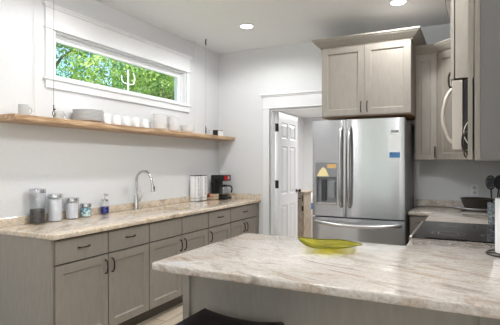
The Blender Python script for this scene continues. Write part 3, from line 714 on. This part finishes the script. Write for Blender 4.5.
for (x, y, lab, dark) in ((-2.862, 2.315, 'front steel cable holding the near end of oak shelf', 1), (-3.06, 2.30, 'rear steel cable against wall at near end of shelf', 0),
                    (-2.862, 4.478, 'front steel cable holding the far end of oak shelf', 1), (-3.04, 4.50, 'rear steel cable against wall at far end of shelf', 0)):
    t = thing('shelf_cable', lab, 'cable', (x, y, SZ1), 0)
    MB().tube([(0, 0, .09), (0, 0, ZC - SZ1 - (.07 if dark else .03))], .0016 if (dark and y < 3) else .0010, 6).build('wire', 'wire' if dark else 'cord', t)
    MB().tube([(0, 0, ZC - SZ1 - (.07 if dark else .03)), (0, 0, ZC - SZ1 - .001)], .008 if dark else .004, 10).build('ceiling_fitting', 'wiredark' if dark else 'cord', t, smooth=True)
    if dark:
        b = MB().tube([(0, .011 * math.sin(a), .035 + .018 * math.cos(a)) for a in [2*PI*k/14 for k in range(14)]], .003, 6, closed=True)
        b.tube([(0, 0, .052), (0, 0, .1)], .004, 8).tube([(0, -.002, .065), (0, .014, .068)], .006, 8).tube([(0, 0, .0006), (0, 0, .018)], .004, 8)
        b.build('turnbuckle', 'wiredark', t, smooth=True)
    else: MB().tube([(0, 0, .0006), (0, 0, .09)], .002, 6).build('turnbuckle', 'cord', t)

# ------------------------------------------------------------------ crockery on the shelf
ZS = SZ1 + .0008
def mug(name, label, mname, x, y, r, h, rot, group, up=True, taper=.9):
    t = thing(name, label, 'mug', (x, y, ZS), rot, group)
    if up: prof = [(0, 0), (r * .85, 0), (r, .008), (r, h), (r - .004, h), (r - .004, .01), (0, .008)]
    else: prof = [(0, h), (r * .35, h), (r * .65, h * .96), (r * .86, h * .84), (r * .96, h * .62), (r, h * .3), (r, 0), (r - .004, 0), (r - .004, h * .3), (r * .9 - .004, h * .7), (r * .5, h * .9), (0, h - .006)]
    MB().lathe(prof, seg=28).build('cup', mname, t, smooth=True)
    z = h * .5 if up else h * .42
    MB().tube([(r - .002, 0, z + h * .28), (r + .022, 0, z + h * .28), (r + .034, 0, z + h * .05), (r + .026, 0, z - h * .2), (r - .002, 0, z - h * .28)], .005, 8, smooth=2).build('handle', mname, t, smooth=True)
    return t
mug('glass_mug', 'clear glass mug nearest the near end of oak shelf', 'milk_glass', -2.95, 2.125, .036, .085, PI / 2, None)
mug('glass_mug', 'clear glass mug beside the front shelf cable', 'milk_glass', -2.97, 2.455, .036, .07, PI / 2, None)
# plates
pr = [(0, 0), (.06, 0), (.065, .003), (.09, .006), (.128, .017), (.129, .019), (.126, .0205), (.088, .0105), (.06, .007), (0, .0065)]
first = None
for i in range(9):
    lab = 'white dinner plate at top of the plate stack on shelf' if i == 8 else ('bottom white dinner plate of the stack, resting on shelf' if i == 0 else 'white dinner plate inside the stack on shelf')
    if first is None:
        first = MB().lathe(pr, seg=40).build('dinner_plate', 'porcelain', loc=(-2.955, 2.74, ZS), smooth=True); tag(first, lab, 'plate', 'stacked dinner plates on the shelf')
    else:
        c = first.copy(); C.objects.link(c); c.location = (-2.955 + random.uniform(-.002, .002), 2.74 + random.uniform(-.003, .003), ZS + i * .0110); c['label'] = lab
pos = ['first from the plate stack', 'second from the plate stack', 'third from the plate stack', 'fourth from the plate stack', 'fifth from plate stack, next to bowls']
proto = None
for i, px_y in enumerate((2.923, 3.041, 3.173, 3.305, 3.437)):
    lab = 'white mug upside down on shelf, ' + pos[i]
    if proto is None: proto = mug('mug', lab, 'porcelain', -2.925, px_y, .041, .098, -PI / 2 + .5, 'upturned white mugs on the shelf', up=False)
    else: copy_tree(proto, loc=(-2.925, px_y, ZS), label=lab)
mug('mug', 'grey-toned mug standing behind the last white mug', 'porcelain_grey', -3.035, 3.619, .036, .085, 2.4, None, up=False)
def bowl_stack(x, y, r, h, n, step, where, group):
    p = None
    for i in range(n):
        lab = 'white bowl, %s, %s' % (('bottom', 'second', 'third', 'fourth', 'fifth', 'sixth')[i] + ' from below' if i else 'bottom one', where)
        if p is None:
            prof = [(0, 0), (r * .5, 0), (r * .52, .006), (r * .8, h * .3), (r * .90, h * .7), (r * .94, h - .008), (r, h - .005), (r, h), (r - .005, h + .001), (r * .94 - .005, h - .005), (r * .90 - .005, h * .7), (r * .78 - .003, h * .34), (r * .4, .013), (0, .012)]
            p = MB().lathe(prof, seg=32).build('bowl', 'porcelain', loc=(x, y, ZS), smooth=True); tag(p, lab, 'bowl', group)
        else:
            c = p.copy(); C.objects.link(c); c.location = (x, y, ZS + i * step); c['label'] = lab
bowl_stack(-2.95, 3.714, .076, .062, 5, .0260, 'in the tallest bowl stack beside the mugs', 'tall stack of bowls')
bowl_stack(-2.95, 3.947, .068, .060, 5, .0255, 'in the middle bowl stack on shelf', 'middle stack of bowls')
bowl_stack(-2.95, 4.210, .084, .050, 3, .018, 'in the low wide bowl stack', 'low stack of bowls')
o = MB().lathe([(0, 0), (.026, 0), (.032, .07), (.030, .07), (.024, .005), (0, .005)], seg=24).build('tumbler', 'glass', loc=(-2.93, 4.62, ZS), smooth=True)
tag(o, 'small clear tumbler near the far shelf cable', 'glass')
t = thing('desk_clock', 'small black box with white face at far end of oak shelf', 'clock', (-2.95, 4.905, ZS))
MB().box((-.04, -.06, 0), (.035, .08, .080), .003).build('case', 'black', t)
MB().box((.0352, -.053, .004), (.037, .074, .072)).build('face', 'porcelain', t)

# ------------------------------------------------------------------ things on the left worktop
ZT = .9145
def jar(x, y, r, h, lab, content, fill):
    t = thing('storage_jar', lab, 'jar', (x, y, ZT), 0, 'glass jars with steel lids')
    zl = h - .032
    MB().lathe([(0, 0), (r * .96, 0), (r, .006), (r, zl - .004), (r * .95, zl), (r * .91, zl), (r - .004, zl - .008), (r - .004, .008), (0, .006)], seg=32).build('glass_body', 'glass', t, smooth=True)
    MB().lathe([(0, .0075), (r - .0065, .0085), (r - .0055, fill - .006), (r * .8, fill), (0, fill + .004)], seg=32).build('contents', content, t, smooth=True)
    MB().lathe([(0, zl + .001), (r * .97, zl + .001), (r * 1.02, zl + .004), (r * 1.02, h - .004), (r * .98, h), (0, h)], seg=32).build('lid', 'steel', t, smooth=True)
jar(-3.005, 2.283, .060, .272, 'tallest glass jar half full of dark grounds, nearest the wall end', 'coffee', .115)
jar(-3.005, 2.443, .056, .222, 'second tallest steel-lidded jar full of white powder', 'flour', .182)
jar(-3.01, 2.615, .055, .178, 'third steel-lidded jar with white contents beside the aqua jar', 'flour', .138)
jar(-3.012, 2.765, .048, .118, 'shortest glass jar filled with aqua and white pods', 'pods', .08)
t = thing('soap_dispenser', 'clear soap dispenser with blue liquid near the faucet', 'dispenser', (-3.015, 2.992, ZT))
MB().lathe([(0, 0), (.038, 0), (.041, .005), (.041, .104), (.032, .118), (.029, .118), (.038, .102), (.038, .006), (0, .005)], seg=28).build('bottle', 'glass', t, smooth=True)
MB().lathe([(0, .0065), (.036, .007), (.0372, .070), (0, .070)], seg=28).build('liquid_soap', 'blue_soap', t, smooth=True)
MB().lathe([(0, .119), (.031, .119), (.031, .137), (.010, .141), (.006, .15), (.006, .178), (0, .178)], seg=24).build('collar', 'chrome', t, smooth=True)
MB().tube([(-.008, 0, .182), (.012, 0, .184), (.034, 0, .176)], .007, 8).build('pump_spout', 'chrome', t, smooth=True)
# two tall white tins
def tin(x, y, lab):
    t = thing('storage_tin', lab, 'canister', (x, y, ZT), 0, 'tall white printed tins')
    MB().box((-.038, -.055, .004), (.038, .055, .312), .006, 3).build('tin_body', 'porcelain', t, smooth=True)
    MB().box((-.040, -.057, 0), (.040, .057, .0035)).build('base_rim', 'black', t)
    MB().box((-.040, -.057, .3125), (.040, .057, .320), .002).build('lid', 'black', t)
    b = MB().box((.0375, -.0565, .004), (.0392, -.0535, .312)).box((-.0392, -.0560, .04), (.0375, -.0552, .043)).box((.0382, -.0535, .04), (.039, .0545, .043))
    for k in range(15):
        z = .07 + k * .0152
        yy = .022 * (1 if k % 2 else .6)
        b.box((.0382, yy - .014 * (k % 3 != 0), z), (.0388, yy + .012, z + .0045)).box((.0382, yy - .002, z), (.0388, yy + .002, z + .011))
    b.build('black_lettering', 'black', t)
tin(-3.015, 4.475, 'white tin with black script, nearer of the two tall tins')
tin(-3.005, 4.615, 'white tin with black script, farther of the tall tins')
# fruit crate
t = thing('wooden_crate', 'small pale wooden crate with fruit beside the coffee maker', 'crate', (-2.96, 4.79, ZT))
b = MB()
for z in (.012, .046): 
    b.box((-.06, -.055, z), (.06, -.049, z + .026)).box((-.06, .049, z), (.06, .055, z + .026)).box((-.06, -.049, z), (-.054, .049, z + .026)).box((.054, -.049, z), (.06, .049, z + .026))
for x in (-.054, .046):
    for y in (-.049, .041): b.box((x, y, 0), (x + .008, y + .008, .075))
b.box((-.054, -.049, .004), (.054, .049, .010)); b.build('slats', 'lightwood', t)
for (x, y, z, r, m_, lab) in ((-2.985, 4.76, .052, .034, 'tomato', 'red fruit in the wooden crate'), (-2.93, 4.80, .05, .030, 'lime', 'green fruit in the wooden crate'), (-2.985, 4.822, .046, .027, 'tomato', 'small red fruit at the back of the crate')):
    pts = [(max(0, r * math.sin(a)), -r * math.cos(a) * .92) for a in [PI * k / 10 for k in range(11)]]; pts[0] = (0, pts[0][1]); pts[-1] = (0, pts[-1][1])
    o = MB().lathe(pts, seg=18).build('fruit', m_, loc=(x, y, ZT + z), smooth=True); tag(o, lab, 'fruit')
# coffee maker: front faces +x, slightly towards camera
t = thing('coffee_maker', 'black and red drip coffee maker at far end of left worktop', 'coffee maker', (-2.915, 4.955, ZT), -.12)
MB().box((-.12, -.085, 0), (.10, .085, .028), .008, 3).build('base', 'black', t, smooth=True)
MB().box((-.12, -.085, .029), (-.05, .085, .235), .008, 3).build('water_tank', 'black', t, smooth=True)
o = MB().box((-.12, -.088, .236), (.085, .088, .315), .012, 3).build('brew_head', 'black', t, smooth=True)
MB().box((.0855, -.062, .248), (.090, .040, .306), .003).build('red_panel', 'red', o)
b = MB().lathe([(0, 0), (.02, 0), (.02, .006), (0, .006)], seg=18); b.bm.transform(Matrix.Translation((.0905, .018, .276)) @ Matrix.Rotation(PI / 2, 4, 'Y'))
b.build('dial', 'chrome', o, smooth=True)
cf = MB().lathe([(0, 0), (.055, 0), (.062, .02), (.062, .07), (.050, .11), (.046, .13), (.044, .13), (.047, .11), (.059, .07), (.059, .02), (.052, .004), (0, .004)], seg=28).build('carafe', 'glass', t, loc=(.028, 0, .030), smooth=True)
MB().lathe([(0, .005), (.052, .005), (.056, .03), (0, .03)], seg=24).build('coffee', 'pan_in', cf, smooth=True)
MB().lathe([(0, .132), (.050, .132), (.050, .15), (.03, .158), (0, .158)], seg=24).build('carafe_lid', 'black', cf, smooth=True)
a_ = -.0
b = MB().tube([(.05, 0, .14), (.10, 0, .14), (.115, 0, .10), (.10, 0, .05)], .010, 8, smooth=2); b.bm.transform(Matrix.Rotation(.9, 4, 'Z')); b.build('carafe_handle', 'black', cf, smooth=True)
b = MB()
t2 = bmesh.new(); rings = []
for (r, z) in ((.028, 0), (.050, .05), (.047, .05), (.026, .002)):
    rings.append([t2.verts.new(((r + (.004 * math.cos(16 * a) if z > .01 else 0)) * math.cos(a), (r + (.004 * math.cos(16 * a) if z > .01 else 0)) * math.sin(a), z)) for a in [2*PI*k/64 for k in range(64)]])
for A, B in zip(rings, rings[1:]):
    for k in range(64): t2.faces.new((A[k], A[(k+1) % 64], B[(k+1) % 64], B[k]))
t2.faces.new(rings[0][::-1]); t2.faces.new(rings[-1]); b.merge(t2)
o = b.build('coffee_filters', 'paper', loc=(-2.91, 4.955, ZT + .3155), smooth=True); tag(o, 'white fluted paper coffee filters on top of the coffee maker', 'coffee filters')

# ------------------------------------------------------------------ yellow glass leaf bowl
P0 = Vector((-.880, 2.355)); P1 = Vector((-.520, 2.365)); ax = (P1 - P0); Ln = ax.length; ax.normalize(); pn = Vector((ax.y, -ax.x))   # pn towards the camera
bm = bmesh.new(); nu, nv = 36, 16; G = []
for i in range(nu + 1):
    u = i / nu; row = []
    W = math.sin(PI * u) ** .75
    for j in range(nv + 1):
        v_ = -1 + 2 * j / nv                      # -1 far, +1 near
        half = (.085 if v_ < 0 else .14) * W
        c2 = P0 + ax * (u * Ln) + pn * (v_ * half + .02 * W)
        lift = (abs(2 * u - 1) ** 2.2) * (.040 if u < .5 else .034)
        rim = (abs(v_) ** 2.2) * ((.034 if v_ < 0 else .024) * W + .0)
        row.append(bm.verts.new((c2.x, c2.y, lift + rim + .003 * math.sin(9 * u + 2) * abs(v_) ** 3)))
    G.append(row)
for i in range(nu):
    for j in range(nv): bm.faces.new((G[i][j], G[i+1][j], G[i+1][j+1], G[i][j+1]))
rimpts = [G[i][0].co.copy() for i in range(nu)] + [G[i][nv].co.copy() for i in range(nu, 0, -1)]
bmesh.ops.remove_doubles(bm, verts=bm.verts[:], dist=1e-4)
bmesh.ops.recalc_face_normals(bm, faces=bm.faces[:])
b = MB(); b.merge(bm); o = b.build('glass_bowl', 'yellow_glass', loc=(0, 0, ZT + .004), smooth=True)
sm = o.modifiers.new('solid', 'SOLIDIFY'); sm.thickness = .003; sm.offset = 0
MB().tube(rimpts, .0028, 8, closed=True).build('rim', 'olive_glass', o, smooth=True)
tag(o, 'chartreuse yellow leaf-shaped glass bowl on the peninsula worktop', 'bowl')

# ------------------------------------------------------------------ right worktop things
t = thing('serving_plate', 'round pale stoneware plate under the dark pan in the corner', 'plate', (.045, 4.935, ZT))
MB().lathe([(0, 0), (.12, 0), (.13, .004), (.182, .021), (.190, .025), (.186, .028), (.12, .012), (0, .010)], seg=48).build('dish', 'tray', t, smooth=True)
t = thing('skillet', 'deep dark pan resting on the pale round plate', 'pan', (.060, 4.95, ZT + .0115))
MB().lathe([(0, 0), (.10, 0), (.118, .01), (.150, .100), (.155, .104), (.151, .106), (.145, .100), (.112, .016), (0, .006)], seg=48).build('pan_bowl', 'pan', t, smooth=True)
MB().tube([(.147, 0, .096), (.17, -.01, .100), (.225, -.05, .104)], .009, 8, smooth=1).build('handle', 'pan_in', t, smooth=True)
t = thing('utensil_crock', 'speckled grey utensil crock beside the cooktop', 'crock', (.168, 3.875, ZT))
MB().lathe([(0, 0), (.044, 0), (.046, .003), (.048, .165), (.045, .167), (.043, .165), (.041, .01), (0, .008)], seg=32).build('pot', 'granite_grey', t, smooth=True)
def utensil(name, lab, x, y, lean, kind):
    t = thing(name, lab, 'utensil', (x, y, ZT + .012))
    top = Vector((lean[0], lean[1], .26))
    MB().tube([(0, 0, 0), top * .5, top], [.005, .005, .006], 8).build('shaft', 'utensil', t, smooth=True)
    cz = top.z + .05; cx, cy = top.x * 1.15, top.y * 1.15
    b = MB(); bm = bmesh.new()
    # oval head as a thin shell in the plane facing the room
    a_out = [(.036 * math.cos(a), .055 * math.sin(a)) for a in [2*PI*k/28 for k in range(28)]]
    if kind == 'skimmer':
        O = [bm.verts.new((cx + p[0], cy + .006 * abs(p[0]) / .036, cz + p[1])) for p in a_out]
        I = [bm.verts.new((cx + p[0] * .78, cy + .008, cz + p[1] * .8)) for p in a_out]
        for k in range(28): bm.faces.new((O[k], O[(k+1) % 28], I[(k+1) % 28], I[k]))
        b.merge(bm)
        for k in range(-3, 4):
            x_ = k * .0072; hh = .040 * math.sqrt(max(0, 1 - (x_ / .027) ** 2)); b.box((cx + x_ - .0021, cy + .006, cz - hh), (cx + x_ + .0021, cy + .0085, cz + hh))
            z_ = k * .0115; ww = .026 * math.sqrt(max(0, 1 - (z_ / .042) ** 2)); b.box((cx - ww, cy + .006, cz + z_ - .003), (cx + ww, cy + .0085, cz + z_ + .003))
        o = b.build('slotted_head', 'utensil', t); m2 = o.modifiers.new('s', 'SOLIDIFY'); m2.thickness = .002
    elif kind == 'spoon':
        O = [[bm.verts.new((cx + p[0] * s, cy + .012 * (1 - s * s), cz + p[1] * s)) for p in a_out] for s in (1, .8, .55, .25)]
        for A, B in zip(O, O[1:]):
            for k in range(28): bm.faces.new((A[k], A[(k+1) % 28], B[(k+1) % 28], B[k]))
        bm.faces.new(O[-1]); b.merge(bm); o = b.build('spoon_head', 'utensil', t, smooth=True); m2 = o.modifiers.new('s', 'SOLIDIFY'); m2.thickness = .003
    else:
        b.box((cx - .034, cy - .002, cz - .05), (cx + .034, cy + .002, cz + .05), .0015); b.build('blade', 'utensil', t)
utensil('slotted_skimmer', 'black slotted skimmer standing leftmost in the crock', .156, 3.868, (-.012, -.01), 'skimmer')
utensil('spatula', 'black spatula leaning right in the crock', .172, 3.870, (.040, -.010), 'spatula')
utensil('serving_spoon', 'black serving spoon at the back of the crock', .170, 3.888, (.028, .015), 'spoon')
t = thing('paper_towel_holder', 'white paper towel roll on wire stand at right edge', 'paper towels', (.182, 2.60, ZT))
MB().tube([(.108 * math.cos(a), .108 * math.sin(a), .005) for a in [2*PI*k/36 for k in range(36)]], .004, 8, closed=True).build('base_ring', 'wiredark', t, smooth=True)
b = MB().tube([(-.105, 0, .005), (.105, 0, .005)], .003, 6).tube([(0, -.105, .005), (0, .105, .005)], .003, 6).tube([(0, 0, .005), (0, 0, .33)], .005, 8); b.build('post', 'wiredark', t, smooth=True)
MB().lathe([(.02, .012), (.066, .012), (.067, .02), (.067, .285), (.066, .29), (.02, .29), (.02, .012)], seg=40).build('towel_roll', 'paper', t, smooth=True)
# outlet on the back wall
t = thing('outlet', 'white wall outlet above the pan in the corner', 'outlet', (.040, YB, 1.10))
MB().box((-.037, -.007, -.06), (.037, -.0005, .06), .002).build('cover_plate', 'trim', t)
MB().box((-.014, -.0095, .012), (.014, -.0072, .040), .002).box((-.014, -.0095, -.040), (.014, -.0072, -.012), .002).build('sockets', 'porcelain_grey', t)

# ------------------------------------------------------------------ stool
t = thing('bar_stool', 'backless dark leather stool tucked under the peninsula overhang', 'stool', (-.968, 1.625, 0))
bm = bmesh.new(); n1, n2 = 16, 16; T = []; 
def seat_z(u, v): return .645 + .022 * (u * 2 - 1) ** 2 
hw, hd = .215, .212
def grid(zf, sc):
    return [[bm.verts.new(((2*i/n1 - 1) * hw * sc, (2*j/n2 - 1) * hd * sc, zf(i / n1, j / n2))) for j in range(n2 + 1)] for i in range(n1 + 1)]
top = grid(lambda u, v: seat_z(u, v) + .012 * (1 - (2*u-1)**6) * (1 - (2*v-1)**6), .97); bot = grid(lambda u, v: .60 + .022 * (u*2-1)**2, .98)
midg = None
for g, fl in ((top, False), (bot, True)):
    for i in range(n1):
        for j in range(n2):
            q = (g[i][j], g[i+1][j], g[i+1][j+1], g[i][j+1]); bm.faces.new(q[::-1] if fl else q)
def border(g): return [g[i][0] for i in range(n1)] + [g[n1][j] for j in range(n2)] + [g[i][n2] for i in range(n1, 0, -1)] + [g[0][j] for j in range(n2, 0, -1)]
bt, bb = border(top), border(bot)
md = [bm.verts.new((v.co.x / .97 * 1.0, v.co.y / .97 * 1.0, (v.co.z + w_.co.z) / 2 + .008)) for v, w_ in zip(bt, bb)]
for A, B in ((bt, md), (md, bb)):
    for k in range(len(A)): bm.faces.new((A[k], A[(k+1) % len(A)], B[(k+1) % len(A)], B[k]))
bmesh.ops.recalc_face_normals(bm, faces=bm.faces[:])
b = MB(); b.merge(bm); o = b.build('seat', 'leather', t, smooth=True)
for sx in (-1, 1):
    for sy in (-1, 1):
        MB().tube([(sx * .17, sy * .17, .605), (sx * .205, sy * .205, 0)], [.02, .016], 8).build('leg', 'darkwood', t)
for sx in (-1, 1):
    MB().tube([(sx * .194, -.194, .20), (sx * .194, .194, .20)], .011, 8).build('stretcher', 'darkwood', t)
    MB().tube([(-.190, sx * .190, .27), (.190, sx * .190, .27)], .011, 8).build('stretcher', 'darkwood', t)

# ------------------------------------------------------------------ pantry contents
t = thing('wooden_cabinet', 'pale wooden cabinet with black hardware seen through the doorway', 'cabinet', (-2.47, 6.75, 0))
MB().box((-.16, -.15, .03), (.10, .20, .90)).build('body', 'weathered', t)
MB().box((-.18, -.17, .90), (.12, .22, .93), .004).build('top', 'weathered', t)
MB().box((-.15, -.162, .76), (-.035, -.1505, .88), .002).build('drawer', 'weathered', t)
MB().box((-.025, -.162, .76), (.09, -.1505, .88), .002).build('drawer', 'weathered', t)
MB().box((-.15, -.162, .06), (.09, -.1505, .74), .002).build('door', 'weathered', t)
b = MB().box((-.03, -.170, .77), (-.015, -.1625, .87)).box((.075, -.170, .77), (.09, -.1625, .87)).box((-.12, -.175, .81), (-.09, -.1625, .83)).box((.02, -.175, .81), (.05, -.1625, .83)).box((.07, -.170, .62), (.1, -.1625, .70)).box((.07, -.170, .10), (.1, -.1625, .16))
b.build('hardware', 'black', t)
t = thing('laundry_bin', 'white bin with a blue band behind refrigerator edge', 'bin', (-2.44, 7.22, 0))
MB().lathe([(0, 0), (.09, 0), (.10, .02), (.12, .60), (.115, .60), (.095, .03), (0, .02)], seg=32).build('bin_body', 'porcelain', t, smooth=True)
MB().lathe([(.1215, .60), (.125, .60), (.128, .66), (.11, .70), (.10, .70), (.11, .66), (.1215, .60)], seg=32).build('band', 'blueplastic', t, smooth=True)
MB().lathe([(0, .70), (.10, .701), (.10, .78), (.06, .86), (0, .87)], seg=32).build('cover', 'porcelain', t, smooth=True)

# ------------------------------------------------------------------ outdoors
o = MB().box((-40, -30, -.6), (-3.4, 40, -.5)).build('lawn', 'grass'); o['kind'] = 'structure'
rnd = random.Random(3)
def tree(x, y, h, cr, mname, lab, nleaf, cz=None):
    t = thing('tree', lab, 'tree', (x, y, -.5), 0, 'garden trees beyond the window')
    b = MB().tube([(0, 0, 0), (.05, .1, h * .35), (-.1, .2, h * .6), (0, .1, h * .85)], [.14, .11, .08, .04], 10)
    for k in range(7):
        a = rnd.uniform(0, 2*PI); z = h * rnd.uniform(.35, .7)
        b.tube([(0, .1, z), (math.cos(a) * cr * .4, math.sin(a) * cr * .4, z + .5), (math.cos(a) * cr * .8, math.sin(a) * cr * .8, z + .7)], [.04, .028, .014], 6)
    b.build('trunk', 'bark', t, smooth=True)
    bm = bmesh.new()
    clumps = []
    for k in range(34):
        while True:
            p = Vector((rnd.uniform(-1, 1), rnd.uniform(-1, 1), rnd.uniform(-1, 1)))
            if .35 < p.length < 1: break
        clumps.append(Vector((p.x * cr, p.y * cr, h * .62 + p.z * h * .42)))
    for k in range(nleaf):
        c0 = rnd.choice(clumps); d_ = Vector((rnd.gauss(0, 1), rnd.gauss(0, 1), rnd.gauss(0, 1))).normalized() * rnd.uniform(.2, 1) ** .5 * cr * .38
        c = c0 + d_; s = rnd.uniform(.022, .045)
        nrm = (d_.normalized() + Vector((rnd.gauss(0, .5), rnd.gauss(0, .5), rnd.gauss(0, .5)))).normalized()
        u = nrm.orthogonal().normalized(); u = Matrix.Rotation(rnd.uniform(0, 2*PI), 3, nrm) @ u; v = nrm.cross(u)
        q = [bm.verts.new(c + u * s * 1.5 * a1 + v * s * a2 + nrm * s * .15 * a3) for a1, a2, a3 in ((-1, 0, 0), (0, -.6, 1), (1, 0, 0), (0, .6, 1))]
        bm.faces.new(q)
    b = MB(); b.bm.free(); b.bm = bm; b.build('foliage', mname, t)
tree(-8.2, 6.3, 5.6, 1.5, 'leafy', 'yellow-green leafy tree at left of the window view', 26000)
tree(-8.4, 10.6, 5.6, 1.55, 'leafy', 'bright yellow-green tree at right of the window view', 26000)
tree(-12.9, 8.2, 8.6, 1.75, 'leafg', 'darker tree farther back, seen at left of the window', 12000)
tree(-12.9, 13.2, 8.6, 1.8, 'leafg', 'darker tree farther back in middle of the window', 18000)
tree(-12.9, 18.2, 8.6, 1.8, 'leafg', 'darker tree farther back at right of the window', 14000)
t = thing('garden_post', 'white garden post with curved side arms outside the window', 'post', (-5.3, 5.80, -.5))
MB().tube([(0, 0, 0), (0, 0, 3.50)], .012, 8).build('pole', 'vinyl', t)
b = MB().tube([(0, -.16, 3.38), (0, -.15, 3.27), (0, -.04, 3.25), (0, .04, 3.25), (0, .15, 3.27), (0, .17, 3.40), (0, .13, 3.46)], .008, 8, smooth=2)
b.build('arms', 'vinyl', t, smooth=True)
